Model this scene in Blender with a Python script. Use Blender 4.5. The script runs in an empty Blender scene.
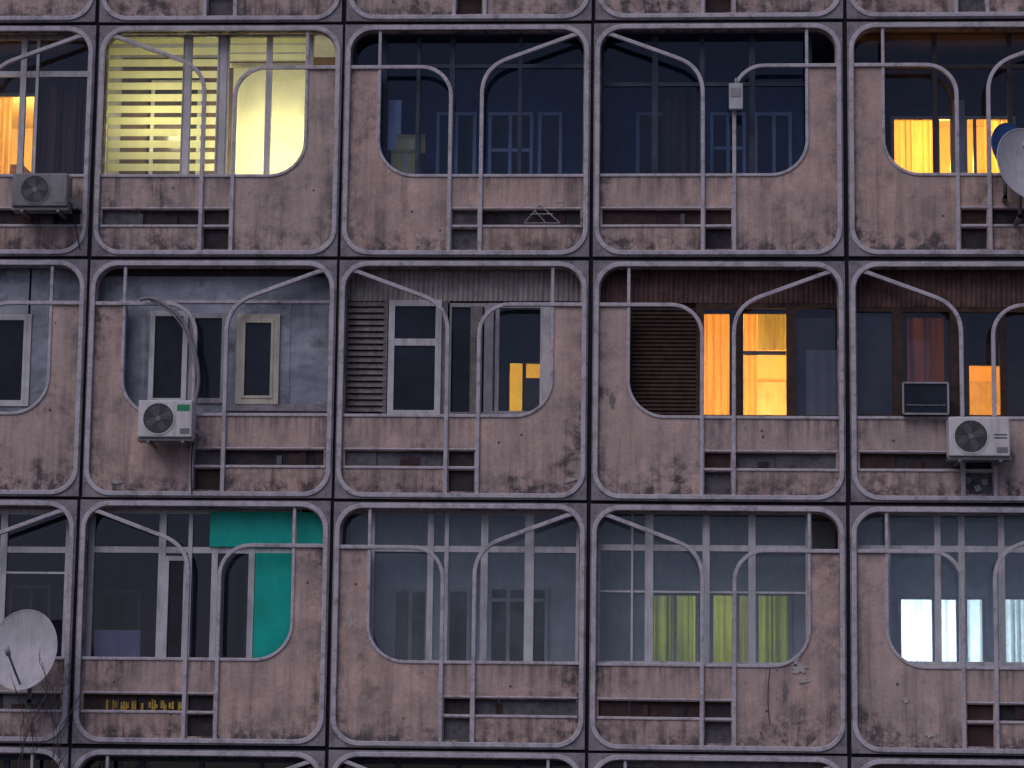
import bpy, bmesh, math, random
import numpy as np
from mathutils import Vector, Matrix
random.seed(7)
sc=bpy.context.scene
W=2.9; Z0=14.0; F=2700.0
# ---------------------------------------------------------------- camera calibration from joint crossings
pts=[(98,24,1,0),(345,22,2,0),(594,21,3,0),(844,20,4,0),
     (91,258,1,1),(339,260,2,1),(591,261,3,1),(846,262,4,1),
     (81,499,1,2),(333,500,2,2),(589,501,3,2),(848,503,4,2),
     (69,747,1,3),(327,749,2,3),(587,750,3,3),(850,753,4,3)]
def rot(p,ro,ya):
    a=math.pi/2+p
    Rx=np.array([[1,0,0],[0,math.cos(a),-math.sin(a)],[0,math.sin(a),math.cos(a)]])
    Ry=np.array([[math.cos(ro),0,math.sin(ro)],[0,1,0],[-math.sin(ro),0,math.cos(ro)]])
    Rz=np.array([[math.cos(ya),-math.sin(ya),0],[math.sin(ya),math.cos(ya),0],[0,0,1]])
    return Rz@Ry@Rx
def resid(q):
    R=rot(q[3],q[4],q[5]); out=[]
    for (x,y,c,r) in pts:
        P=np.array([(c-2.5)*W,0,Z0+(1.5-r)*q[6]])-q[:3]
        v=R.T@P
        out+= [512+F*v[0]/(-v[2])-x, 384-F*v[1]/(-v[2])-y]
    return np.array(out)
q=np.array([0.5,-30,8.5,0.18,0.0,0.0,2.8]); lam=1e-3
for it in range(200):
    r0=resid(q); J=np.zeros((len(r0),7))
    for i in range(7):
        dq=q.copy(); dq[i]+=1e-5; J[:,i]=(resid(dq)-r0)/1e-5
    A=J.T@J; st=np.linalg.solve(A+lam*np.diag(np.diag(A)),-J.T@r0)
    if (resid(q+st)**2).sum()<(r0**2).sum(): q=q+st; lam*=0.5
    else: lam*=4
C=q[:3]; R=rot(q[3],q[4],q[5]); H=float(q[6])
cam=bpy.data.cameras.new("camera"); co=bpy.data.objects.new("camera",cam); sc.collection.objects.link(co)
M=Matrix([[*R[i],C[i]] for i in range(3)]+[[0,0,0,1]]); co.matrix_world=M
cam.sensor_width=36; cam.lens=F*36/1024; cam.clip_end=2000; sc.camera=co
def S(px,py,d=0.0):
    """surveyed photo point -> metric position on the plane at depth d behind the facade"""
    dr=R@np.array([(px-512)/F,(384-py)/F,-1.0]); t=(d-C[1])/dr[1]; P=C+t*dr
    return float(P[0]),float(P[2])
KU=W/250.0; KV=H/243.0
def JX(c): return (c-2.5)*W
def JZ(r): return Z0+(1.5-r)*H
# ---------------------------------------------------------------- materials
class N:
    def __init__(s,name):
        s.m=bpy.data.materials.new(name); s.m.use_nodes=True; s.t=s.m.node_tree; s.n=s.t.nodes; s.l=s.t.links
        s.b=s.n["Principled BSDF"]; s.out=s.n["Material Output"]
    def new(s,ty,**k):
        o=s.n.new(ty)
        for a,b in k.items(): setattr(o,a,b)
        return o
    def set(s,sock,v):
        if isinstance(v,bpy.types.NodeSocket): s.l.new(v,sock)
        else: sock.default_value=v
    def noise(s,vec,scale,detail=4,rough=.5):
        o=s.new('ShaderNodeTexNoise'); s.l.new(vec,o.inputs['Vector']); o.inputs['Scale'].default_value=scale
        o.inputs['Detail'].default_value=min(detail,6); o.inputs['Roughness'].default_value=rough; return o.outputs['Fac']
    def math(s,op,a,b=0.0,c=0.0,clamp=False):
        o=s.new('ShaderNodeMath',operation=op,use_clamp=clamp); s.set(o.inputs[0],a); s.set(o.inputs[1],b)
        if len(o.inputs)>2: s.set(o.inputs[2],c)
        return o.outputs[0]
    def mr(s,v,a,b,c=0.0,d=1.0):
        o=s.new('ShaderNodeMapRange'); o.clamp=True; s.set(o.inputs[0],v)
        for i,k in enumerate((a,b,c,d)): o.inputs[i+1].default_value=k
        return o.outputs[0]
    def mix(s,f,a,b):
        o=s.new('ShaderNodeMix',data_type='RGBA'); s.set(o.inputs[0],f)
        s.set(o.inputs[6],a if not isinstance(a,tuple) else (*a,1)); s.set(o.inputs[7],b if not isinstance(b,tuple) else (*b,1))
        return o.outputs[2]
    def scale(s,vec,x,y,z):
        o=s.new('ShaderNodeVectorMath',operation='MULTIPLY'); s.l.new(vec,o.inputs[0]); o.inputs[1].default_value=(x,y,z); return o.outputs[0]
    def pos(s): return s.new('ShaderNodeNewGeometry').outputs['Position']
    def bump(s,h,st,dist=.01):
        o=s.new('ShaderNodeBump'); o.inputs['Strength'].default_value=st; o.inputs['Distance'].default_value=dist
        s.l.new(h,o.inputs['Height']); s.l.new(o.outputs[0],s.b.inputs['Normal'])
def simple(name,col,rough=.7,var=.25,sc_=6,metal=0,dirt=.3,dirtcol=(.05,.045,.045),spec=.3):
    n=N(name); p=n.pos(); f=n.noise(p,sc_,5,.65)
    dark=tuple(c*(1-var) for c in col); lite=tuple(min(1,c*(1+var)) for c in col)
    c=n.mix(n.mr(f,.35,.65),dark,lite)
    if dirt>0:
        g=n.noise(n.scale(p,14,14,1.6),1.0,5,.7)
        c=n.mix(n.math('MULTIPLY',n.mr(g,.5,.72),dirt),c,dirtcol)
    n.l.new(c,n.b.inputs['Base Color']); n.b.inputs['Roughness'].default_value=rough; n.b.inputs['Metallic'].default_value=metal
    n.b.inputs['Specular IOR Level'].default_value=spec
    return n.m
def panelmat(name,colA,colB,grime):
    n=N(name); p=n.pos(); info=n.new('ShaderNodeObjectInfo'); oi=info.outputs['Random']; idx=info.outputs['Object Index']
    big=n.noise(p,.8,3,.5); mid=n.noise(p,2.6,6,.66); fine=n.noise(p,30,4,.65); blot=n.noise(p,5.5,6,.72)
    c=n.mix(n.mr(big,.35,.65),colA,colB)
    c=n.mix(n.math('MULTIPLY',oi,.4),c,(.55,.49,.46))
    c=n.mix(n.mr(mid,.47,.33,0,.75),c,tuple(min(1,k*1.25) for k in colA))
    c=n.mix(n.mr(mid,.52,.66,0,.55),c,(.27,.25,.26))
    oc=n.new('ShaderNodeTexCoord').outputs['Object']; sp=n.new('ShaderNodeSeparateXYZ'); n.l.new(oc,sp.inputs[0])
    x=sp.outputs[0]; z=n.math('MULTIPLY',sp.outputs[2],-1.0)
    xm=n.math('SUBTRACT',W,x)
    # distance from the open side of the balcony
    u=n.math('ADD',n.math('MULTIPLY',x,n.math('SUBTRACT',1.0,idx)),n.math('MULTIPLY',xm,idx))
    ex=n.math('MINIMUM',x,xm); ez=n.math('MINIMUM',z,n.math('SUBTRACT',H,z))
    k=n.math('SMOOTH_MIN',ex,ez,.25)
    e=n.math('MULTIPLY',n.mr(k,.07,.32,1,0),n.mr(blot,.40,.58,.1,1))
    st=n.mr(n.noise(n.scale(p,4.5,4.5,.3),1.0,6,.72),.48,.66)
    st2=n.mr(n.noise(n.scale(p,20,20,.7),1.0,5,.65),.5,.72)
    left=n.mr(u,139*KU,146*KU,1,0)
    zone=n.mr(z,60*KV,210*KV,.45,.9)
    stf=n.math('MULTIPLY',n.math('ADD',n.math('MULTIPLY',st,.68),n.math('MULTIPLY',st2,.36)),zone)
    drip=n.math('MULTIPLY',n.math('MULTIPLY',n.mr(z,158*KV,186*KV,1,0),left),n.mr(n.noise(n.scale(p,14,14,1.0),1,5,.65),.42,.6))
    low=n.math('MULTIPLY',n.mr(z,180*KV,240*KV),n.mr(blot,.46,.6))
    patch=n.math('MULTIPLY',n.mr(n.noise(p,1.2,4,.6),.53,.62),n.mr(blot,.42,.62))
    tot=n.math('ADD',n.math('ADD',stf,n.math('MULTIPLY',e,.8)),n.math('ADD',n.math('MULTIPLY',low,.65),n.math('ADD',n.math('MULTIPLY',patch,.75),n.math('MULTIPLY',drip,.75))))
    tot=n.math('MULTIPLY',tot,.78,clamp=True)
    c=n.mix(tot,c,grime)
    rust=n.math('MULTIPLY',n.math('MULTIPLY',n.mr(z,207*KV,212*KV),left),n.mr(n.noise(n.scale(p,9,9,1.0),1,5,.7),.47,.66,0,.6))
    c=n.mix(rust,c,(.13,.07,.05))
    v=n.new('ShaderNodeTexVoronoi'); n.l.new(p,v.inputs['Vector']); v.inputs['Scale'].default_value=4.5
    f=n.math('MULTIPLY',n.mr(v.outputs['Distance'],.06,.09,1,0),n.mr(big,.5,.53)); c=n.mix(n.math('MULTIPLY',f,.8),c,(.05,.04,.04))
    c=n.mix(n.mr(fine,.46,.74,0,.3),c,(.14,.13,.13))
    n.l.new(c,n.b.inputs['Base Color']); n.b.inputs['Roughness'].default_value=.9; n.b.inputs['Specular IOR Level'].default_value=.2
    n.bump(n.math('ADD',n.math('MULTIPLY',mid,1.2),n.math('MULTIPLY',fine,.35)),.5,.012)
    return n.m
def concrete(name,colA,colB,grime,g=.6,gr=(.48,.66)):
    n=N(name); p=n.pos(); m=n.noise(p,3,6,.7); fine=n.noise(p,40,3,.6)
    c=n.mix(n.mr(m,.35,.65),colA,colB)
    c=n.mix(n.math('MULTIPLY',n.mr(n.noise(p,7,6,.8),gr[0],gr[1]),g),c,grime)
    c=n.mix(n.mr(fine,.48,.75,0,.35),c,grime)
    n.l.new(c,n.b.inputs['Base Color']); n.b.inputs['Roughness'].default_value=.9; n.b.inputs['Specular IOR Level'].default_value=.2
    n.bump(n.math('ADD',m,n.math('MULTIPLY',fine,.4)),.4,.01)
    return n.m
def glass(name,tint=(.78,.82,.88),gl=.06,rough=.03,film=(.01,.10),fcol=(.16,.17,.22)):
    n=N(name); n.n.remove(n.b)
    t=n.new('ShaderNodeBsdfTransparent'); t.inputs[0].default_value=(*tint,1)
    g=n.new('ShaderNodeBsdfGlossy'); g.inputs[0].default_value=(.7,.82,1,1); g.inputs['Roughness'].default_value=rough
    d=n.new('ShaderNodeBsdfDiffuse'); d.inputs[0].default_value=(*fcol,1)
    m=n.new('ShaderNodeMixShader'); m.inputs[0].default_value=gl
    p=n.pos(); f=n.mr(n.noise(p,2.2,5,.7),.38,.72,*film)
    m2=n.new('ShaderNodeMixShader'); n.l.new(f,m2.inputs[0])
    n.l.new(t.outputs[0],m.inputs[1]); n.l.new(g.outputs[0],m.inputs[2])
    n.l.new(m.outputs[0],m2.inputs[1]); n.l.new(d.outputs[0],m2.inputs[2]); n.l.new(m2.outputs[0],n.out.inputs[0])
    return n.m
def cloth(name,col,tr=.5,var=.2):
    n=N(name); n.n.remove(n.b); p=n.pos()
    f=n.noise(n.scale(p,9,9,.6),1,4,.6)
    c=n.mix(n.mr(f,.35,.65),tuple(k*(1-var) for k in col),tuple(min(1,k*(1+var)) for k in col))
    a=n.new('ShaderNodeBsdfDiffuse'); b=n.new('ShaderNodeBsdfTranslucent'); m=n.new('ShaderNodeMixShader'); m.inputs[0].default_value=tr
    n.l.new(c,a.inputs[0]); n.l.new(c,b.inputs[0]); n.l.new(a.outputs[0],m.inputs[1]); n.l.new(b.outputs[0],m.inputs[2]); n.l.new(m.outputs[0],n.out.inputs[0])
    return n.m
PINK=panelmat("pink_concrete",(.66,.485,.435),(.56,.43,.40),(.115,.105,.11))
RIM=concrete("rim_concrete",(.66,.635,.70),(.54,.52,.58),(.16,.15,.175),.6)
SLAB=concrete("edge_concrete",(.36,.34,.375),(.27,.255,.29),(.09,.083,.095),.7)
DIRTY=concrete("dirty_concrete",(.07,.065,.075),(.04,.038,.046),(.012,.012,.014))
DIRTY2=concrete("dirty_brown_board",(.085,.055,.06),(.055,.04,.04),(.015,.013,.014))
DIRTY3=concrete("dirty_grey_board",(.18,.18,.20),(.10,.10,.12),(.03,.03,.035))
PATCHL=concrete("bare_plaster_light",(.62,.58,.57),(.50,.47,.46),(.25,.24,.24)); PATCHD=concrete("bare_plaster_dark",(.30,.285,.29),(.24,.23,.235),(.12,.12,.12))
JOINT=simple("joint_tar",(.014,.014,.022),.9)
WHITE=simple("white_window_frame",(.60,.61,.65),.5,.12,5,dirt=.45)
LITEF=simple("pale_blue_window_frame",(.50,.60,.75),.5,.12,5,dirt=.3)
CREAM=simple("cream_window_frame",(.56,.53,.44),.5,.12,5,dirt=.4)
GREYF=simple("grey_window_frame",(.34,.34,.38),.6,.2,5,dirt=.5)
DARKF=simple("dark_window_frame",(.035,.035,.045),.6,.3,5)
NAVYF=simple("navy_window_frame",(.045,.065,.10),.6,.3,5)
BROWN=simple("brown_wood",(.06,.035,.028),.7,.4,9,dirt=.5)
REDBR=simple("redbrown_corrugated_sheet",(.16,.095,.09),.7,.35,7,dirt=.6)
BEIGEC=simple("beige_corrugated_sheet",(.40,.37,.37),.7,.2,5,dirt=.6)
def clad():
    n=N("bluegrey_metal_cladding"); p=n.pos()
    c=n.mix(n.mr(n.noise(p,1.6,5,.55),.35,.65),(.14,.165,.22),(.34,.38,.46))
    c=n.mix(n.math('MULTIPLY',n.mr(n.noise(p,3.2,5,.7),.52,.66),.7),c,(.06,.06,.08))
    c=n.mix(n.math('MULTIPLY',n.mr(n.noise(n.scale(p,10,10,.8),1,6,.7),.54,.72),.5),c,(.42,.45,.52))
    n.l.new(c,n.b.inputs['Base Color']); n.b.inputs['Roughness'].default_value=.5; n.b.inputs['Metallic'].default_value=.15
    n.bump(n.noise(p,2.4,2),.9,.07); return n.m
CLAD=clad()
LOUV=simple("grey_louvre",(.20,.185,.19),.7,.3,9,dirt=.6)
TEAL=simple("teal_panel",(.0,.44,.37),.45,.15,3,dirt=.15,dirtcol=(0,.16,.14))
GL=glass("window_glass"); GLD=glass("dark_window_glass",(.58,.66,.8),.05,film=(.0,.06),fcol=(.08,.12,.2)); GLP=glass("purple_window_glass",(.5,.48,.66),.06,fcol=(.12,.11,.18))
GLB=glass("hazy_window_glass",(.84,.90,.96),.07,film=(.06,.32),fcol=(.30,.36,.44))
NIGHT=simple("unlit_window_glass",(.014,.02,.034),.12,.4,2,spec=.3,dirt=0)
NIGHTW=simple("unlit_window_brownish",(.045,.036,.042),.2,.5,2,spec=.3,dirt=0)
WDARK=simple("loggia_wall_navy",(.06,.12,.21),.9,.35,2,dirt=.3)
WGREY=simple("loggia_wall_grey",(.66,.72,.80),.9,.12,2,dirt=.2)
WBRN=simple("loggia_wall_brown",(.11,.075,.075),.9,.3,2,dirt=.4)
WMID=simple("loggia_wall_mid",(.17,.17,.20),.9,.2,2,dirt=.4)
WPUR=simple("loggia_wall_purple",(.10,.08,.14),.9,.4,2,dirt=.3)
ROOM=simple("room_plaster",(.75,.62,.42),.9,.06,3,dirt=0)
ROOMW=simple("room_plaster_white",(.8,.8,.78),.9,.05,3,dirt=0)
CURT=cloth("cream_curtain",(.80,.64,.38)); CURTG=cloth("green_curtain",(.45,.50,.18),.5,.3); CURTW=cloth("white_net_curtain",(.8,.85,.85),.6,.08)
CURTB=cloth("brown_curtain",(.11,.065,.055),.2,.5); BLIND=cloth("blind_fabric",(.84,.83,.56),.6,.05); SHADE=cloth("roller_shade",(.92,.91,.76),.7,.04)
CARD=simple("cardboard",(.62,.50,.20),.9,.15,6,dirt=.2)
ACW=simple("painted_sheet_metal",(.72,.72,.75),.45,.08,6,dirt=.35); ACD=simple("dark_grille",(.03,.03,.035),.6)
ACO=simple("aged_sheet_metal",(.26,.26,.28),.5,.15,6,dirt=.5)
STICK=simple("green_sticker",(.03,.30,.12),.5,.1,dirt=0); YEL=simple("yellow_painted_light",(.42,.29,.05),.6,.4,14,dirt=.4)
DISH=simple("dish_paint",(.58,.58,.63),.6,.1,4,dirt=.3,spec=.15); DISHB=simple("blue_dish_paint",(.05,.13,.36),.45,.1,dirt=.1)
STEEL=simple("galvanised_steel",(.25,.25,.26),.5,.2,8,metal=.5); PLAST=simple("grey_plastic",(.50,.53,.58),.5,.1)
BARK=simple("bark",(.07,.06,.062),.9,.3,20)
# ---------------------------------------------------------------- mesh batch
building=bpy.data.objects.new("apartment_building",None); sc.collection.objects.link(building)
class Batch:
    def __init__(s): s.v=[]; s.f=[]; s.mi=[]; s.mats=[]
    def m(s,mat):
        if mat not in s.mats: s.mats.append(mat)
        return s.mats.index(mat)
    def face(s,vs,mat):
        i=len(s.v); s.v+=vs; s.f.append(tuple(range(i,i+len(vs)))); s.mi.append(s.m(mat))
    def box(s,x0,x1,y0,y1,z0,z1,mat):
        if x0>x1:x0,x1=x1,x0
        if z0>z1:z0,z1=z1,z0
        i=len(s.v); s.v+=[(x,y,z) for x in(x0,x1) for y in(y0,y1) for z in(z0,z1)]
        for f in((0,1,3,2),(4,6,7,5),(0,4,5,1),(2,3,7,6),(0,2,6,4),(1,5,7,3)):
            s.f.append(tuple(i+k for k in f)); s.mi.append(s.m(mat))
    def obox(s,a,b,w,h,mat):
        a=Vector(a); b=Vector(b); d=(b-a).normalized(); up=Vector((0,1,0))
        if abs(d.dot(up))>.95: up=Vector((1,0,0))
        n=d.cross(up).normalized(); u=n.cross(d).normalized()
        i=len(s.v)
        for p in(a,b):
            for sx,sy in((-1,-1),(1,-1),(1,1),(-1,1)): s.v.append(tuple(p+n*sx*w/2+u*sy*h/2))
        for f in((0,1,2,3),(7,6,5,4),(0,4,5,1),(1,5,6,2),(2,6,7,3),(3,7,4,0)):
            s.f.append(tuple(i+k for k in f)); s.mi.append(s.m(mat))
    def done(s,name,parent=building,smooth=False,bevel=0,origin=(0,0,0)):
        me=bpy.data.meshes.new(name); o=Vector(origin)
        me.from_pydata([tuple(Vector(v)-o) for v in s.v],[],s.f)
        for m in s.mats: me.materials.append(m)
        for p,k in zip(me.polygons,s.mi): p.material_index=k; p.use_smooth=smooth
        bm=bmesh.new(); bm.from_mesh(me); bmesh.ops.recalc_face_normals(bm,faces=bm.faces); bm.to_mesh(me); bm.free()
        ob=bpy.data.objects.new(name,me); ob.location=o; sc.collection.objects.link(ob)
        if parent: ob.parent=parent
        if bevel:
            md=ob.modifiers.new("bevel",'BEVEL'); md.width=bevel; md.segments=2; md.limit_method='ANGLE'
        return ob
    def pr(s,x0,y0,x1,y1,d):
        ym=(y0+y1)/2; xm=(x0+x1)/2
        return S(x0,ym,d)[0],S(x1,ym,d)[0],S(xm,y1,d)[1],S(xm,y0,d)[1]
    def pbox(s,x0,y0,x1,y1,d,th,mat):
        a,b,c,e=s.pr(x0,y0,x1,y1,d); s.box(a,b,d,d+th,c,e,mat)
    def glaze(s,x0,y0,x1,y1,d,vx,hy,fr,gl,w=5,top=True,edge=True):
        X0,X1,Zb,Zt=s.pr(x0,y0,x1,y1,d); wm=w*KU
        if edge:
            s.box(X0,X0+wm,d,d+.06,Zb,Zt,fr); s.box(X1-wm,X1,d,d+.06,Zb,Zt,fr)
            s.box(X0+wm,X1-wm,d+.003,d+.057,Zt-wm,Zt,fr); s.box(X0+wm,X1-wm,d+.003,d+.057,Zb,Zb+wm,fr)
        for v in vx:
            vv,ww=(v if isinstance(v,tuple) else (v,w)); X=S(vv,(y0+y1)/2,d)[0]; s.box(X-ww*KU/2,X+ww*KU/2,d-.004,d+.05,Zb,Zt,fr)
        for h in hy:
            hh,ww=(h if isinstance(h,tuple) else (h,w)); Z=S((x0+x1)/2,hh,d)[1]; s.box(X0,X1,d+.006,d+.045,Z-ww*KU/2,Z+ww*KU/2,fr)
        s.face([(X0,d+.03,Zb),(X1,d+.03,Zb),(X1,d+.03,Zt),(X0,d+.03,Zt)],gl)
    def wavy(s,x0,y0,x1,y1,d,per,amp,mat,n=None,jit=0.0):
        X0,X1,Zb,Zt=s.pr(x0,y0,x1,y1,d); n=n or max(8,int((x1-x0)/per*8)); ph=random.random()*6
        prev=None
        for i in range(n+1):
            t=i/n; X=X0+(X1-X0)*t; a=ph+(x1-x0)*t/per*2*math.pi
            Y=d+amp*math.sin(a+jit*math.sin(a*.37+ph)*2)
            if prev: s.face([(prev[0],prev[1],Zb),(X,Y,Zb),(X,Y,Zt),(prev[0],prev[1],Zt)],mat)
            prev=(X,Y)
    def slats(s,x0,y0,x1,y1,d,per,hgt,mat,tilt=0.0):
        y=y0
        while y<y1:
            a,b,c,e=s.pr(x0,y,x1,min(y+hgt,y1),d)
            s.face([(a,d-tilt,c),(b,d-tilt,c),(b,d+tilt,e),(a,d+tilt,e)],mat); y+=per
    def wallh(s,r,c,d,mat,holes,th=.1):
        X0=JX(c)+.07; X1=JX(c+1)-.07; Z1=JZ(r)-.08; Z0_=JZ(r+1)+.08
        hs=[s.pr(*h,d) for h in holes]
        hs=[(max(h[0],X0),min(h[1],X1),max(h[2],Z0_),min(h[3],Z1)) for h in hs]
        xs=sorted({X0,X1,*[h[0] for h in hs],*[h[1] for h in hs]}); zs=sorted({Z0_,Z1,*[h[2] for h in hs],*[h[3] for h in hs]})
        for i in range(len(xs)-1):
            for j in range(len(zs)-1):
                mx=(xs[i]+xs[i+1])/2; mz=(zs[j]+zs[j+1])/2
                if any(h[0]<mx<h[1] and h[2]<mz<h[3] for h in hs): continue
                s.face([(xs[i],d,zs[j]),(xs[i+1],d,zs[j]),(xs[i+1],d,zs[j+1]),(xs[i],d,zs[j+1])],mat)
                s.face([(xs[i],d+th,zs[j]),(xs[i],d+th,zs[j+1]),(xs[i+1],d+th,zs[j+1]),(xs[i+1],d+th,zs[j])],mat)
        for h in hs:
            a,b,c_,e=h
            s.face([(a,d,c_),(a,d+th,c_),(a,d+th,e),(a,d,e)],mat); s.face([(b,d,c_),(b,d,e),(b,d+th,e),(b,d+th,c_)],mat)
            s.face([(a,d,c_),(b,d,c_),(b,d+th,c_),(a,d+th,c_)],mat); s.face([(a,d,e),(a,d+th,e),(b,d+th,e),(b,d,e)],mat)
    def room(s,r,c,mat,dp=3.4):
        X0=JX(c)+.08; X1=JX(c+1)-.08; Z1=JZ(r)-.09; Zb=JZ(r+1)+.09; y0=DI+.11; y1=DI+dp
        s.face([(X0,y1,Zb),(X1,y1,Zb),(X1,y1,Z1),(X0,y1,Z1)],mat)
        s.face([(X0,y0,Zb),(X0,y1,Zb),(X0,y1,Z1),(X0,y0,Z1)],mat); s.face([(X1,y0,Zb),(X1,y0,Z1),(X1,y1,Z1),(X1,y1,Zb)],mat)
        s.face([(X0,y0,Z1),(X0,y1,Z1),(X1,y1,Z1),(X1,y0,Z1)],mat); s.face([(X0,y0,Zb),(X1,y0,Zb),(X1,y1,Zb),(X0,y1,Zb)],mat)
        s.box(X0+.3,X0+1.0,y1-.5,y1-.01,Zb+.003,Zb+2.0,BROWN)
        s.box(X1-.95,X1-.15,y1-.05,y1-.01,Zb+.003,Zb+2.0,CREAM)
DI=1.15
def lamp(name,x,y,z,col,P,rad=.09):
    l=bpy.data.lights.new(name,'POINT'); l.energy=P; l.color=col; l.shadow_soft_size=rad
    o=bpy.data.objects.new(name,l); o.location=(x,y,z); sc.collection.objects.link(o); o.parent=building
# ---------------------------------------------------------------- facade panels
def arc(cx,cy,r,a0,a1,n=10): return [(cx+r*math.cos(math.radians(a0+(a1-a0)*i/n)),cy+r*math.sin(math.radians(a0+(a1-a0)*i/n))) for i in range(n+1)]
def rrect(a,b,t,u,r):
    return arc(b-r,t+r,r,-90,0)+arc(b-r,u-r,r,0,90)+arc(a+r,u-r,r,90,180)+arc(a+r,t+r,r,180,270)
def plate(loops,y0,y1,bev=.004):
    cu=bpy.data.curves.new("c",'CURVE'); cu.dimensions='2D'; cu.fill_mode='BOTH'
    for L in loops:
        sp=cu.splines.new('POLY'); sp.points.add(len(L)-1)
        for p,(u,v) in zip(sp.points,L): p.co=(u*KU,-v*KV,0,1)
        sp.use_cyclic_u=True
    cu.extrude=(y1-y0)/2-bev; cu.bevel_depth=bev; cu.bevel_resolution=1; cu.offset=-bev
    ob=bpy.data.objects.new("c",cu); sc.collection.objects.link(ob); bpy.context.view_layer.update()
    me=bpy.data.meshes.new_from_object(ob.evaluated_get(bpy.context.evaluated_depsgraph_get()))
    bpy.data.objects.remove(ob)
    me.transform(Matrix.Rotation(math.pi/2,4,'X')); me.transform(Matrix.Translation((0,(y0+y1)/2,0)))
    return me
opening=arc(30,30,21,180,270)+arc(220,30,21,270,360)+[(241,46),(213,46)]+arc(177,122,36,0,90)+[(9,158)]
face_me=lambda:plate([rrect(6,244,6,237,24),opening,[(11,193),(108,193),(108,208),(11,208)],[(113,193),(138,193),(138,208),(113,208)],[(113,212),(138,212),(138,233),(113,233)]],.0,.09)
frame_me=lambda:plate([[(1.8,1.8),(248.2,1.8),(248.2,241.2),(1.8,241.2)],rrect(8,242,8,235,22)],-.035,.12)
rim_me=lambda:plate([rrect(3.2,246.8,3.2,239.8,27),rrect(8.0,242,8.0,235,22.4)],-.055,-.02,.008)
def ribmesh():
    b=Batch(); bez=[]
    for i in range(11):
        t=i/10; p=[(1-t)**2*a+2*t*(1-t)*c+t*t*e for a,c,e in zip((84,37.5),(110,47),(110,74))]; bez.append(tuple(p))
    paths=[([(13,12),(20,13.5)]+bez+[(110,236)],4.0,-.04,.02),
           ([(243,46),(171,46)]+arc(171,76,30,270,180)[1:]+[(141,236)],3.9,-.034,.017),
           ([(213,8),(213,46)],3.2,-.027,.02),
           ([(213,44),(213,122)]+arc(177,122,36,0,90)[1:]+[(8,158)],3.2,-.018,.06),
           ([(9,191.3),(141,191.3)],1.8,-.012,.04),([(9,209.8),(141,209.8)],2.6,-.016,.045)]
    for P,w,y0,y1 in paths:
        L=[];Rr=[]
        for i,p in enumerate(P):
            a=P[max(0,i-1)]; c=P[min(len(P)-1,i+1)]; dx,dy=c[0]-a[0],c[1]-a[1]; l=math.hypot(dx,dy); nx,ny=-dy/l*w/2,dx/l*w/2
            L.append(((p[0]+nx)*KU,-(p[1]+ny)*KV)); Rr.append(((p[0]-nx)*KU,-(p[1]-ny)*KV))
        i0=len(b.v)
        for l,r in zip(L,Rr): b.v+=[(l[0],y0,l[1]),(r[0],y0,r[1]),(r[0],y1,r[1]),(l[0],y1,l[1])]
        mi=b.m(RIM)
        for i in range(len(P)-1):
            o=i0+i*4
            for a in range(4): b.f.append((o+a,o+(a+1)%4,o+4+(a+1)%4,o+4+a)); b.mi.append(mi)
        b.f+=[(i0+3,i0+2,i0+1,i0),(i0+(len(P)-1)*4,i0+(len(P)-1)*4+1,i0+(len(P)-1)*4+2,i0+(len(P)-1)*4+3)]; b.mi+=[mi,mi]
    o=b.done("tmp",None); me=o.data; bpy.data.objects.remove(o); return me
def mirror(me):
    m=me.copy(); m.transform(Matrix.Translation((W,0,0))@Matrix.Scale(-1,4,(1,0,0))); m.flip_normals(); return m
parts={}
for nm,me,mat in(("parapet_panel",face_me(),PINK),("panel_border",frame_me(),SLAB),("panel_rim",rim_me(),RIM),("panel_rib",ribmesh(),None)):
    if mat: me.materials.clear(); me.materials.append(mat)
    parts[nm]={'B':me,'A':mirror(me)}
RMIN,RMAX,CMIN,CMAX=-2,5,-1,5
for r in range(RMIN,RMAX+1):
    for c in range(CMIN,CMAX+1):
        ty='A' if (r+c)%2==0 else 'B'
        jx,jy,jz,ja=random.uniform(-.008,.008),random.uniform(-.006,.006),random.uniform(-.008,.008),random.uniform(-.0018,.0018)
        for nm,d in parts.items():
            o=bpy.data.objects.new(nm,d[ty]); o.location=(JX(c)+jx,jy,JZ(r)+jz); o.rotation_euler[1]=ja; sc.collection.objects.link(o); o.parent=building
            o.pass_index=1 if ty=='A' else 0
            if nm=="panel_rib":
                md=o.modifiers.new("bevel",'BEVEL'); md.width=.008; md.segments=2; md.limit_method='ANGLE'; md.angle_limit=math.radians(50)
        b=Batch()
        def bx(u0,u1,v0,v1,y,mt):
            if ty=='A': u0,u1=250-u1,250-u0
            b.box(JX(c)+u0*KU,JX(c)+u1*KU,y,y+.03,JZ(r)-v1*KV,JZ(r)-v0*KV,mt)
        m1=random.choice([DIRTY,DIRTY,DIRTY2,DIRTY3]); m2=random.choice([DIRTY,DIRTY3,DIRTY2])
        sp_=random.uniform(20,90)
        bx(10,sp_,191,209.5,.055,m1); bx(sp_+.6,109,191,209.5,.07,random.choice([m1,DIRTY])); bx(112,139,191,209.4,.06,m2); bx(112,139,210,235,.065,random.choice([DIRTY,DIRTY2,DIRTY3]))
        for k in range(random.randint(1,4)):
            u=random.uniform(14,90); bx(u,u+random.uniform(3,14),random.uniform(194,203),207.5+k*.1,.04-k*.003,random.choice([DIRTY3,DIRTY2,DIRTY]))
        b.done("slot_board")
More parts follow.
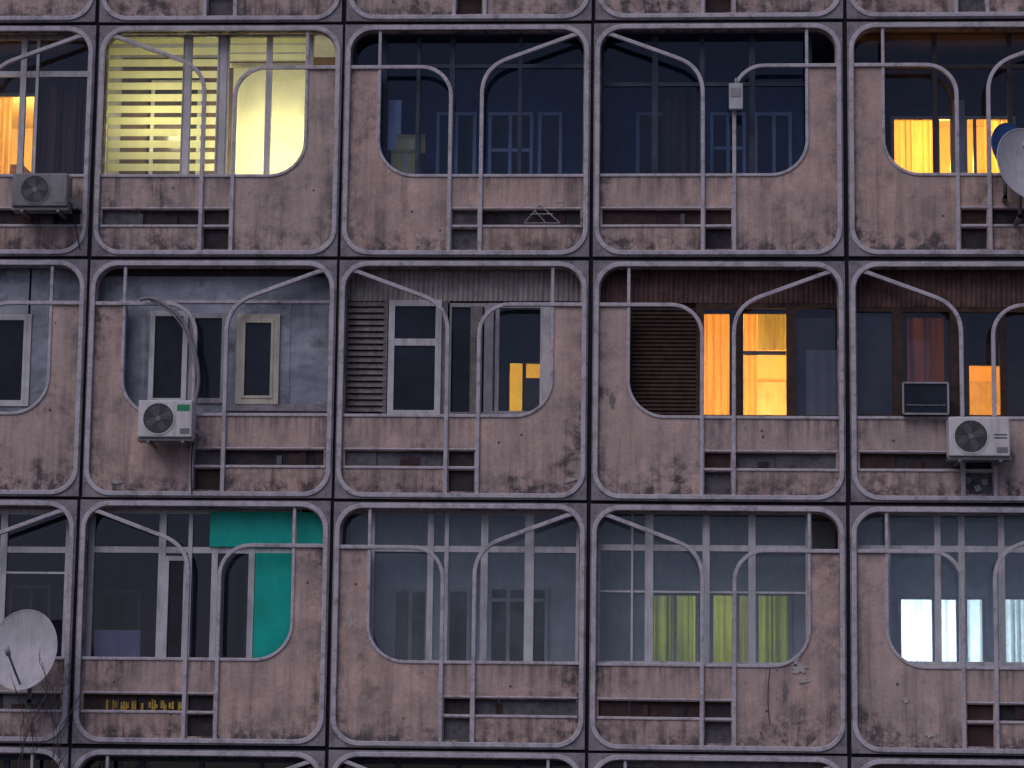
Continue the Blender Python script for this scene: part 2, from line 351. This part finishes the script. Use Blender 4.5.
# structure
b=Batch(); XL=JX(CMIN); XR=JX(CMAX+1); ZT=JZ(RMIN); ZB=JZ(RMAX+1)
for c in range(CMIN,CMAX+2): b.box(JX(c)-.07,JX(c)+.07,.125,DI+.1,ZB,ZT,WMID)
b.done("partition_walls")
b=Batch()
for r in range(RMIN,RMAX+2):
    for c in range(CMIN,CMAX+1): b.box(JX(c)+.07,JX(c+1)-.07,.128,DI+.1,JZ(r)-.08,JZ(r)+.08,WMID)
b.done("floor_slabs")
b=Batch()
for c in range(CMIN,CMAX+2): b.box(JX(c)-.03,JX(c)+.03,.0,.124,ZB,ZT,JOINT)
for r in range(RMIN,RMAX+2): b.box(XL,XR,.006,.118,JZ(r)-.03,JZ(r)+.03,JOINT)
b.done("panel_joints")
b=Batch()
b.box(XL-.2,XR+.2,12,12.2,0,ZT,SLAB); b.box(XL-.25,XL-.07,0,12,0,ZT,SLAB); b.box(XR+.07,XR+.25,0,12,0,ZT,SLAB)
b.box(XL-.3,XR+.3,-.15,12.3,ZT+.04,ZT+.5,SLAB); b.box(XL,XR,.01,.3,0,ZB-.02,SLAB)
b.done("roof_and_outer_walls")
def patch(px,py,rx,ry,mat,seed):
    rg=random.Random(seed); b=Batch(); X,Z=S(px,py,0); L=[]
    for i in range(26):
        a=i/26*2*math.pi; k=rg.uniform(.35,1.2)
        L.append((X+rx*KU*k*math.cos(a),-.0085,Z+ry*KU*k*math.sin(a)))
    b.face(L,mat); b.done("plaster_patch")
for i,(x,y,rx,ry,m) in enumerate([(799,668,9,5,PATCHL),(785,692,3,10,PATCHD),(804,681,5,3,PATCHL),(796,660,4,7,PATCHL),(560,200,5,3,PATCHL),(322,690,3,9,PATCHD),(612,400,3,9,PATCHD),
    (300,722,6,3,PATCHL),(930,735,9,3,PATCHL),(905,700,6,3,PATCHL),(350,620,3,10,PATCHL),(570,480,8,3,PATCHL),(116,482,7,3,PATCHL)]):
    patch(x,y,rx,ry,m,i)
# ---------------------------------------------------------------- bays
def inner(b,r,c,mat,lit=(),dark=(),fr=WHITE,ng=NIGHT,litgl=GL):
    b.wallh(r,c,DI,mat,[l[:4] for l in lit],.1)
    for l in lit: b.glaze(l[0]-2,l[1]-2,l[2]+2,l[3]+2,DI-.04,l[4] if len(l)>4 else [],[],fr,litgl,3.5)
    for l in dark: b.glaze(l[0],l[1],l[2],l[3],DI-.05,l[4] if len(l)>4 else [],l[5] if len(l)>5 else [],fr,ng,3.5)
WARM=(1,.55,.13); ORG=(1,.41,.06)
# row0 c0
b=Batch(); r,c=0,0
inner(b,r,c,WBRN,lit=[(-60,95,34,178)],fr=CREAM); b.room(r,c,ROOM)
b.wavy(-50,90,12,178,DI+.25,9,.03,CURT,jit=1)
b.wavy(38,82,88,186,.40,7,.03,CURTB,jit=1)
b.glaze(-150,34,92,186,.2,[22,(36,3),(-60)],[(74,6)],WHITE,GL,6)
b.done("balcony_glazing"); lamp("room_lamp",JX(0)+1.6,2.6,JZ(1)+2.2,WARM,220)
# row0 c1 : bright blinds
b=Batch(); r,c=0,1
inner(b,r,c,WBRN,dark=[(150,80,200,178)],fr=GREYF,ng=NIGHTW)
b.slats(108,36,221,180,.32,11.6,7.4,BLIND,.004)
b.slats(226,36,310,68,.32,9,7.6,BLIND,.004)
b.pbox(232,66,312,184,.34,.002,SHADE)
b.glaze(100,30,312,186,.2,[(186,9),(222,12),(268,6)],[],WHITE,GL,7)
for x in (182.5,190.5,218,226):
    b.pbox(x-.6,32,x+.6,184,.19,.006,GREYF)
b.done("balcony_glazing"); lamp("balcony_lamp",JX(1)+2.08,.80,JZ(1)+1.22,(1,.90,.50),100,.12); lamp("balcony_lamp",JX(1)+.7,.85,JZ(1)+1.75,(1,.85,.34),26,.1)
# row0 c2
b=Batch(); r,c=0,2
inner(b,r,c,WDARK,dark=[(436,112,476,185,[456]),(488,112,533,185,[510],[150]),(538,112,562,185)],fr=LITEF)
b.glaze(350,28,590,186,.2,[(384,5),(418,4),(452,5),(520,4)],[(66,4)],NAVYF,GLD,6)
b.pbox(388,100,401,150,.34,.02,LITEF)
b.done("balcony_glazing")
# row0 c3
b=Batch(); r,c=0,3
inner(b,r,c,WDARK,dark=[(636,112,700,185,[668]),(710,112,746,185,[728],[148]),(754,112,792,185,[774])],fr=LITEF)
b.glaze(598,28,812,186,.2,[(655,6),(702,5),(752,6)],[(84,4)],NAVYF,GLD,6)
b.wavy(662,90,700,186,.36,9,.02,CURTB)
b.done("balcony_glazing")
# row0 c4
b=Batch(); r,c=0,4
inner(b,r,c,WBRN,lit=[(893,118,952,185,[938]),(966,118,1014,185,[975])],fr=CREAM); b.room(r,c,ROOM)
b.wavy(890,115,936,190,DI+.2,8,.025,CURT,jit=1); b.wavy(985,115,1020,190,DI+.2,8,.025,CURT,jit=1)
b.pbox(953,100,965,185,DI-.06,.03,WHITE)
b.glaze(850,28,1095,186,.2,[(884,4),(935,5),(1010,5)],[(66,4)],DARKF,GLD,6)
b.done("balcony_glazing"); lamp("room_lamp",JX(4)+1.3,2.3,JZ(1)+1.6,ORG,520)
# row1 c0
b=Batch(); r,c=1,0
inner(b,r,c,WDARK)
b.pbox(-160,268,-30,420,.2,.03,CLAD); b.pbox(29,268,84,420,.2,.03,CLAD); b.pbox(-30,268,29,316,.2,.03,CLAD); b.pbox(-30,404,29,420,.2,.03,CLAD)
b.glaze(-30,314,30,406,.18,[(24,3)],[],WHITE,NIGHT,6)
b.done("balcony_glazing")
# row1 c1
b=Batch(); r,c=1,1
inner(b,r,c,WDARK)
b.pbox(92,266,334,420,.2,.03,CLAD)
b.glaze(149,311,187,403,.165,[(153,2)],[],WHITE,NIGHT,5); b.glaze(189,313,226,403,.168,[],[],GREYF,NIGHT,5)
b.glaze(236,314,279,404,.16,[],[],CREAM,NIGHT,6)
b.glaze(242,320,273,398,.15,[],[],CREAM,NIGHT,2.6)
b.pbox(122,272,126,408,.19,.02,RIM); b.pbox(288,300,290,408,.19,.02,CLAD)
b.pbox(120,300,335,303,.185,.012,RIM); b.pbox(226,404,330,411,.17,.05,SLAB)
b.pbox(92,266,334,276,.175,.02,DIRTY)
b.done("balcony_glazing")
# row1 c2
b=Batch(); r,c=1,2
inner(b,r,c,WDARK,lit=[(508,362,542,420,[524])],fr=BROWN); b.room(r,c,ROOM)
b.wavy(345,268,585,301,.2,5,.012,BEIGEC,n=280)
b.slats(346,301,386,416,.2,6.2,5.4,LOUV,.018); b.pbox(344,300,347.5,418,.19,.04,LOUV); b.pbox(383,300,387,418,.19,.04,LOUV); b.pbox(344,300,388,416,.24,.01,DIRTY)
b.glaze(388,300,441,416,.18,[],[(342,7)],WHITE,NIGHT,6); b.pbox(441,301,449,416,.2,.04,LOUV)
b.glaze(447,303,488,416,.2,[],[],GREYF,NIGHT,4)
b.glaze(488,303,552,416,.2,[(497,4)],[],GREYF,GL,5); b.pbox(540,303,552,416,.19,.03,WHITE)
b.pbox(470,306,482,416,.19,.012,LOUV)
b.pbox(524,378,542,420,DI-.2,.05,NIGHTW)
b.done("balcony_glazing"); lamp("room_lamp",JX(2)+1.9,2.2,JZ(2)+1.7,(1,.62,.04),130)
# row1 c3
b=Batch(); r,c=1,3
inner(b,r,c,WBRN,lit=[(698,312,731,425),(742,312,788,425)],fr=BROWN); b.room(r,c,ROOM)
b.wavy(592,266,842,303,.2,5,.012,REDBR,n=280)
b.slats(632,303,696,420,.24,4,3.4,BROWN,.012); b.pbox(630,303,698,420,.27,.01,BROWN)
b.glaze(696,303,845,420,.2,[(702,4),(739,6),(791,9)],[],BROWN,GL,5)
b.pbox(795,318,838,420,.262,.01,NIGHTW); b.wavy(806,350,838,420,.25,12,.006,WMID)
b.wavy(698,310,731,420,DI+.2,7,.02,CURT); b.wavy(744,312,757,420,DI+.2,6,.02,CURT); b.wavy(757.5,310,790,350,DI+.2,9,.02,CURTG)  # last cloth is added to darken the top of the lit window
b.pbox(742,351,786,355,DI+.02,.04,CREAM)
b.done("balcony_glazing"); lamp("room_lamp",JX(3)+1.7,2.6,JZ(2)+1.3,ORG,210); lamp("room_lamp",JX(3)+1.95,3.6,JZ(2)+1.1,WARM,110)
# row1 c4
b=Batch(); r,c=1,4
inner(b,r,c,WBRN,lit=[(968,364,1003,425),(906,316,946,425)],fr=BROWN); b.room(r,c,ROOM)
b.wavy(850,266,1100,307,.2,5,.012,REDBR,n=280)
b.glaze(850,307,1100,420,.2,[(898,10),(955,9),(1003,6)],[],BROWN,GL,5)
b.pbox(852,309,894,420,.262,.01,NIGHTW)
b.wavy(905,316,950,425,DI+.14,9,.02,CURTB,jit=1)
b.wavy(888,310,905,420,.3,5,.015,CURTB,jit=1); b.wavy(945,310,968,420,.3,5,.015,CURTB,jit=1)
b.done("balcony_glazing"); lamp("room_lamp",JX(4)+1.4,2.5,JZ(2)+1.6,ORG,200)
# row2 c0
b=Batch(); r,c=2,0
inner(b,r,c,WPUR,dark=[(-60,590,-10,670),(8,585,50,670,[30])],fr=GREYF)
b.glaze(-170,508,70,668,.2,[(2,7),(-60,6)],[(549,6),(572,2)],WHITE,GLP,6)
b.done("balcony_glazing")
# row2 c1
b=Batch(); r,c=2,1
inner(b,r,c,WPUR,dark=[(92,590,140,670),(220,560,248,670)],fr=GREYF)
b.glaze(84,508,300,668,.2,[(90,6),(161,7),(189,4),(214,6),(251,6)],[(550,6)],WHITE,GLP,6)
b.glaze(163,556,187,662,.185,[],[],WHITE,NIGHT,4.5)
b.pbox(210,512,330,547,.17,.025,TEAL); b.pbox(254,553,293,664,.172,.02,TEAL); b.pbox(292,510,297,549,.165,.03,GREYF)
b.pbox(94,630,140,664,.27,.2,PLAST)
b.done("balcony_glazing")
# row2 c2
b=Batch(); r,c=2,2
inner(b,r,c,WGREY,dark=[(392,588,428,670,[410]),(446,588,470,670),(488,586,548,670,[508,527],[600])],fr=WHITE)
b.glaze(335,508,582,668,.2,[(372,4),(430,6),(446,4),(484,7),(529,9)],[(549,6)],WHITE,GLB,6)
b.done("balcony_glazing")
# row2 c3
b=Batch(); r,c=2,3
inner(b,r,c,WGREY,lit=[(652,594,697,670,[675]),(712,594,790,670,[738,757])],fr=WHITE); b.room(r,c,ROOMW)
b.wavy(650,592,699,672,DI+.16,7,.022,CURTG,jit=1); b.wavy(755,592,792,672,DI+.16,7,.022,CURTG,jit=1); b.wavy(712,592,742,672,DI+.17,9,.02,CURTG)
b.glaze(594,508,812,668,.2,[(649,8),(706,7),(752,7),(632,2)],[(548,6),(592,2)],WHITE,GLB,6)
b.done("balcony_glazing"); lamp("room_lamp",JX(3)+1.4,2.0,JZ(3)+1.6,(1,.92,.5),26)
# row2 c4
b=Batch(); r,c=2,4
inner(b,r,c,WGREY,lit=[(900,598,958,672,[934]),(966,598,984,672),(1004,598,1060,672)],fr=WHITE); b.room(r,c,ROOMW)
b.wavy(898,596,962,674,DI+.16,9,.02,CURTW,jit=1); b.wavy(1000,596,1064,674,DI+.16,9,.02,CURTW,jit=1); b.wavy(964,596,986,674,DI+.16,9,.02,CURTW,jit=1)
b.glaze(850,508,1100,668,.2,[(888,5),(938,6),(962,6),(1002,6)],[(549,6)],WHITE,GLB,6)
b.done("balcony_glazing"); lamp("room_lamp",JX(4)+.95,1.9,JZ(3)+1.35,(.85,.97,1),90)
for r in range(RMIN,RMAX+1):
    for c in range(CMIN,CMAX+1):
        if 0<=r<=2 and 0<=c<=4: continue
        b=Batch(); X0=JX(c)+.07; X1=JX(c+1)-.07
        b.wallh(r,c,DI,random.choice([WMID,WDARK]),[])
        fr=random.choice([GREYF,NAVYF,DARKF]); zt=JZ(r)-.1; zb=JZ(r+1)+.9
        for k in range(5):
            x=X0+(X1-X0-.06)*k/4; b.box(x,x+.06,.2,.26,zb,zt,fr)
        b.box(X0,X1,.205,.255,zt-.45,zt-.39,fr); b.box(X0,X1,.205,.255,zt-.06,zt,fr)
        b.face([(X0,.23,zb),(X1,.23,zb),(X1,.23,zt),(X0,.23,zt)],GLD)
        for xx in(.5,1.6): b.box(X0+xx,X0+xx+.8,DI-.05,DI-.01,JZ(r+1)+.9,JZ(r+1)+2.2,fr); b.box(X0+xx+.06,X0+xx+.74,DI-.056,DI-.02,JZ(r+1)+.96,JZ(r+1)+2.14,NIGHT)
        b.done("balcony_glazing")
b=Batch(); rg=random.Random(3); x=106  # yellow light in the slot, painted as small raised strokes
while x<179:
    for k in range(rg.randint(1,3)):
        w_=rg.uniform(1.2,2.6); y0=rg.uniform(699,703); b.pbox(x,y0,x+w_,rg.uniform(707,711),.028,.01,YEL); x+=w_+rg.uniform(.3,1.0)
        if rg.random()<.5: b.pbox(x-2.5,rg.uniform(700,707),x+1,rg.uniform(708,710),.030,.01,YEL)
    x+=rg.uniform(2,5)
b.done("painted_slot_light")
# ---------------------------------------------------------------- separate objects
def cylv(b,cx,cz,y0,y1,r,mat,n=28,r2=None):
    r2=r if r2 is None else r2
    A=[(cx+r*math.cos(2*math.pi*i/n),y0,cz+r*math.sin(2*math.pi*i/n)) for i in range(n)]
    Bq=[(cx+r2*math.cos(2*math.pi*i/n),y1,cz+r2*math.sin(2*math.pi*i/n)) for i in range(n)]
    b.face(A,mat)
    for i in range(n): j=(i+1)%n; b.face([A[i],A[j],Bq[j],Bq[i]],mat)
def ring(b,cx,cz,y,r,w,mat,n=28):
    for i in range(n):
        a=2*math.pi*i/n; c_=2*math.pi*(i+1)/n
        b.face([(cx+(r)*math.cos(a),y,cz+(r)*math.sin(a)),(cx+(r)*math.cos(c_),y,cz+(r)*math.sin(c_)),(cx+(r-w)*math.cos(c_),y,cz+(r-w)*math.sin(c_)),(cx+(r-w)*math.cos(a),y,cz+(r-w)*math.sin(a))],mat)
def ac(px0,py0,px1,py1,body,fanu=.36,sticker=None,d=-.42,lines=False):
    e=bpy.data.objects.new("air_conditioner",None); sc.collection.objects.link(e)
    b=Batch(); X0,X1,Zb,Zt=b.pr(px0,py0,px1,py1,d); y1=d+.28
    e.location=((X0+X1)/2,d,Zb)
    k=Batch(); k.box(X0,X1,d,y1,Zb,Zt,body); o=k.done("casing",None,bevel=.015)
    hw=(Zt-Zb)*.42; fx=X0+(X1-X0)*fanu; fz=(Zb+Zt)/2
    g=Batch(); cylv(g,fx,fz,d-.004,d+.002,hw,ACD)
    for q_ in(1,.9,.8,.7,.6,.5,.4,.3): ring(g,fx,fz,d-.012,hw*q_,.0035,ACO)
    for i in range(8):
        a=i*math.pi/4; g.obox((fx+.03*math.cos(a),d-.009,fz+.03*math.sin(a)),(fx+hw*math.cos(a),d-.009,fz+hw*math.sin(a)),.004,.004,ACO)
    ring(g,fx,fz,d-.014,hw*1.04,.012,body); cylv(g,fx,fz,d-.016,d-.002,.03,ACO)
    for i in range(4):
        a=i*2*math.pi/4+.4; g.obox((fx,d-.0055,fz),(fx+hw*.85*math.cos(a),d-.0055,fz+hw*.85*math.sin(a)),.06,.002,DIRTY3)
    o2=g.done("fan_grille",None)
    h=Batch()
    h.box(X0-.01,X1+.01,d+.04,y1-.02,Zb-.035,Zb-.003,STEEL)
    for xx in(X0+.1,X1-.12):
        h.box(xx,xx+.035,d+.02,.06,Zb-.06,Zb-.036,STEEL)
    h.box(X0+(X1-X0)*.78,X0+(X1-X0)*.96,d-.006,d+.01,Zb+.04,Zb+.1,ACO)
    h.obox((X1+.01,d+.15,Zb+.1),(X1+.09,-.02,Zb+.05),.03,.03,PLAST)
    if lines:
        for i in range(2): h.box(X0+(X1-X0)*.74,X0+(X1-X0)*.95,d-.005,d+.01,Zb+.2+i*.035,Zb+.21+i*.035,ACD)
    if sticker: h.box(X0+(X1-X0)*.72,X0+(X1-X0)*.95,d-.005,d+.01,Zt-.12,Zt-.05,STICK)
    o3=h.done("bracket",None)
    bpy.context.view_layer.update()
    for o in(o,o2,o3): o.parent=e; o.matrix_parent_inverse=e.matrix_world.inverted()
ac(12,173,67,206,ACO,.42)
ac(138,400,192,437,ACW,.38,True)
ac(949,417,1010,456,ACW,.36,None,lines=True)
def dish(px,py,rad,mat,d=-.6,yaw=20,pit=15):
    X,Z=S(px,py,d)
    b=Batch(); n=36; rings=8; loc=Matrix.Translation((X,d,Z))@Matrix.Rotation(math.radians(yaw),4,'Z')@Matrix.Rotation(math.radians(-pit),4,'X')
    f=lambda rr,a,o=0: tuple(loc@Vector((rr*.92*math.cos(a),-(rr/rad)**2*rad*.22+o+rad*.1,rr*math.sin(a))))
    for o in(0,.012):
        for i in range(rings):
            for j in range(n):
                a0=2*math.pi*j/n;a1=2*math.pi*(j+1)/n;r0=rad*i/rings;r1=rad*(i+1)/rings
                b.face([f(r0,a0,o),f(r0,a1,o),f(r1,a1,o),f(r1,a0,o)] if i else [f(0,0,o),f(r1,a1,o),f(r1,a0,o)],mat)
    for j in range(n):
        a0=2*math.pi*j/n;a1=2*math.pi*(j+1)/n
        b.face([f(rad,a0,-.006),f(rad,a1,-.006),f(rad,a1,.016),f(rad,a0,.016)],mat)
        b.face([f(rad,a0,-.006),f(rad,a1,-.006),f(rad*1.02,a1,.0),f(rad*1.02,a0,.0)],mat)
    P=lambda x,y,z: tuple(loc@Vector((x,y,z)))
    b.obox(P(0,rad*.1,-rad*.95),P(0,-rad*.85,-rad*.25),.022,.02,STEEL)
    b.obox(P(0,-rad*.80,-rad*.28),P(0,-rad*.98,-rad*.14),.05,.05,PLAST)
    b.obox(P(0,rad*.12,0),P(0,rad*.35,-.02),.09,.09,STEEL)
    q1=Vector(P(0,rad*.35,-.02)); b.obox(tuple(q1),(q1.x,q1.y,q1.z-.55),.04,.04,STEEL); b.obox((q1.x,q1.y-.02,q1.z-.5),(q1.x,.03,q1.z-.5),.04,.04,STEEL)
    b.done("satellite_dish",None,smooth=True,origin=(X,d,Z))
dish(25,651,.45,DISH,yaw=-14,pit=10)
dish(1026,166,.43,DISH,yaw=24,pit=12,d=-.55)
dish(1010,149,.30,DISHB,yaw=30,pit=10,d=-.25)
def cbox(x0,y0,x1,y1,d):
    b=Batch(); a,c_,e,f=b.pr(x0,y0,x1,y1,d); b.box(a,c_,d,d+.25,e,f,CARD); b.box((a+c_)/2-.02,(a+c_)/2+.02,d-.002,d+.1,e,f+.002,CREAM)
    b.face([(a,d,f),(c_,d,f),(c_,d-.02,f+.05),(a,d-.02,f+.05)],CARD); b.done("cardboard_box",None,origin=(a,d,e))
cbox(391,154,420,178,.29); cbox(397,139,425,153,.30)
b=Batch(); a,c_,e,f=b.pr(729,83,743,109,-.14); b.box(a,c_,-.14,-.06,e,f,PLAST); b.box(a+.02,c_-.02,-.146,-.13,e+.14,f-.05,GREYF); b.obox(((a+c_)/2,-.1,f),((a+c_)/2,-.06,f+.08),.03,.02,STEEL)
b.done("junction_box",None,bevel=.008,origin=(a,-.14,e))
b=Batch(); a,c_,e,f=b.pr(903,383,948,414,-.12); b.box(a,c_,-.12,.1,e,f,NIGHT)
for (p,q_) in(((a,e),(c_,e)),((c_,e),(c_,f)),((c_,f),(a,f)),((a,f),(a,e))): b.obox((p[0],-.13,p[1]),(q_[0],-.13,q_[1]),.02,.03,GREYF)
b.obox((a+.03,-.13,e+.1),(c_-.03,-.13,e+.1),.01,.01,STEEL)
b.done("storage_crate",None,origin=(a,-.12,e))
b=Batch()
for (p,q_) in(((524,223),(540,205)),((540,205),(560,223)),((530,214),(553,214)),((524,223),(560,223)),((534,210),(546,223))):
    P1=S(*p,-.01);P2=S(*q_,-.01); b.obox((P1[0],-.01,P1[1]),(P2[0],-.012,P2[1]),.010,.010,GREYF)
b.done("drying_rack",None)
b=Batch()
for (x,y,a_) in((968,480,.3),(978,488,-.4),(985,482,.8),(965,491,-.2)):
    X,Z=S(x,y,.04); ca,sa=math.cos(a_)*.05,math.sin(a_)*.05
    b.face([(X-ca,.05,Z-sa),(X+sa,.04,Z-ca),(X+ca,.05,Z+sa),(X-sa,.06,Z+ca)],GREYF)
b.done("paper_litter",None)
def cable(name,pp,d,rad,mat,parent=None):
    cu=bpy.data.curves.new(name,'CURVE'); cu.dimensions='3D'; cu.bevel_depth=rad; cu.bevel_resolution=3
    sp=cu.splines.new('NURBS'); sp.points.add(len(pp)-1); sp.order_u=3; sp.use_endpoint_u=True
    for p,(x,y) in zip(sp.points,pp): X,Z=S(x,y,d); p.co=(X,d,Z,1)
    cu.materials.append(mat); o=bpy.data.objects.new(name,cu); sc.collection.objects.link(o)
    if parent:o.parent=parent
cable("drain_hose",[(140,300),(150,296),(166,305),(182,318),(192,340),(200,375),(196,400),(190,425)],-.1,.022,ACO)
cable("drain_hose",[(150,300),(175,312),(192,345),(196,380),(193,410)],-.08,.012,GREYF)
cable("power_cable",[(193,440),(190,470),(192,495)],-.1,.008,ACD)
cable("power_cable",[(770,668),(766,700),(770,725)],-.03,.005,ACD)
cable("power_cable",[(68,190),(74,215),(80,250)],-.1,.008,ACD)
# bare tree
b=Batch()
def br(p,dv,l,rad,dep):
    n=4; q_=Vector(p)
    for i in range(n):
        dv=(dv+Vector((random.uniform(-.18,.18),random.uniform(-.18,.18),random.uniform(-.05,.15)))).normalized(); nx=q_+dv*l/n
        b.obox(tuple(q_),tuple(nx),rad*2,rad*2,BARK); q_=nx; rad*=.85
        if dep>0 and i>0:
            sd=(dv+Vector((random.uniform(-.7,.7),random.uniform(-.7,.7),random.uniform(0,.6)))).normalized(); br(q_,sd,l*.5,max(.003,rad*.5),dep-1)
tx,tz=S(20,768,-2.2)
b.obox((tx,-2.2,0),(tx+.05,-2.2,tz*.35),.24,.24,BARK); b.obox((tx+.05,-2.2,tz*.35),(tx,-2.2,tz-1.3),.19,.19,BARK)
for dx in(-.25,-.05,.15): br((tx,-2.2,tz-1.35),Vector((dx,random.uniform(-.2,.2),1)),1.5,.014,3)
b.done("bare_tree",None,origin=(tx,-2.2,0))
# ground
n=N("asphalt"); p=n.pos(); n.l.new(n.mix(n.noise(p,3,6,.7),(.035,.035,.038),(.065,.062,.06)),n.b.inputs['Base Color']); n.b.inputs['Roughness'].default_value=.85
b=Batch(); b.face([(-600,-600,0),(600,-600,0),(600,600,0),(-600,600,0)],n.m); b.done("ground",None)
b=Batch(); b.box(XL-2,XR+2,-2.5,-.02,-.02,.12,SLAB); b.done("pavement",None)
# ---------------------------------------------------------------- light
w=bpy.data.worlds.new("World"); sc.world=w; w.use_nodes=True; nt=w.node_tree; bg=nt.nodes["Background"]
sky=nt.nodes.new('ShaderNodeTexSky'); sky.sky_type='NISHITA'; sky.sun_disc=False; sky.sun_elevation=math.radians(46); sky.sun_rotation=math.radians(207)
mx=nt.nodes.new('ShaderNodeMix'); mx.data_type='RGBA'; mx.blend_type='MULTIPLY'; mx.inputs[0].default_value=1; mx.inputs[7].default_value=(.90,.80,.96,1)
nt.links.new(sky.outputs[0],mx.inputs[6]); nt.links.new(mx.outputs[2],bg.inputs[0]); bg.inputs[1].default_value=.05
sun=bpy.data.lights.new("sun",'SUN'); sun.energy=.95; sun.angle=math.radians(50); sun.color=(1,.90,.91)
so=bpy.data.objects.new("sun",sun); sc.collection.objects.link(so)
dirv=Vector((-.5,-1,1.15)); so.rotation_euler=dirv.to_track_quat('Z','Y').to_euler()
sc.view_settings.view_transform='Standard'; sc.view_settings.look='None'; sc.view_settings.exposure=0
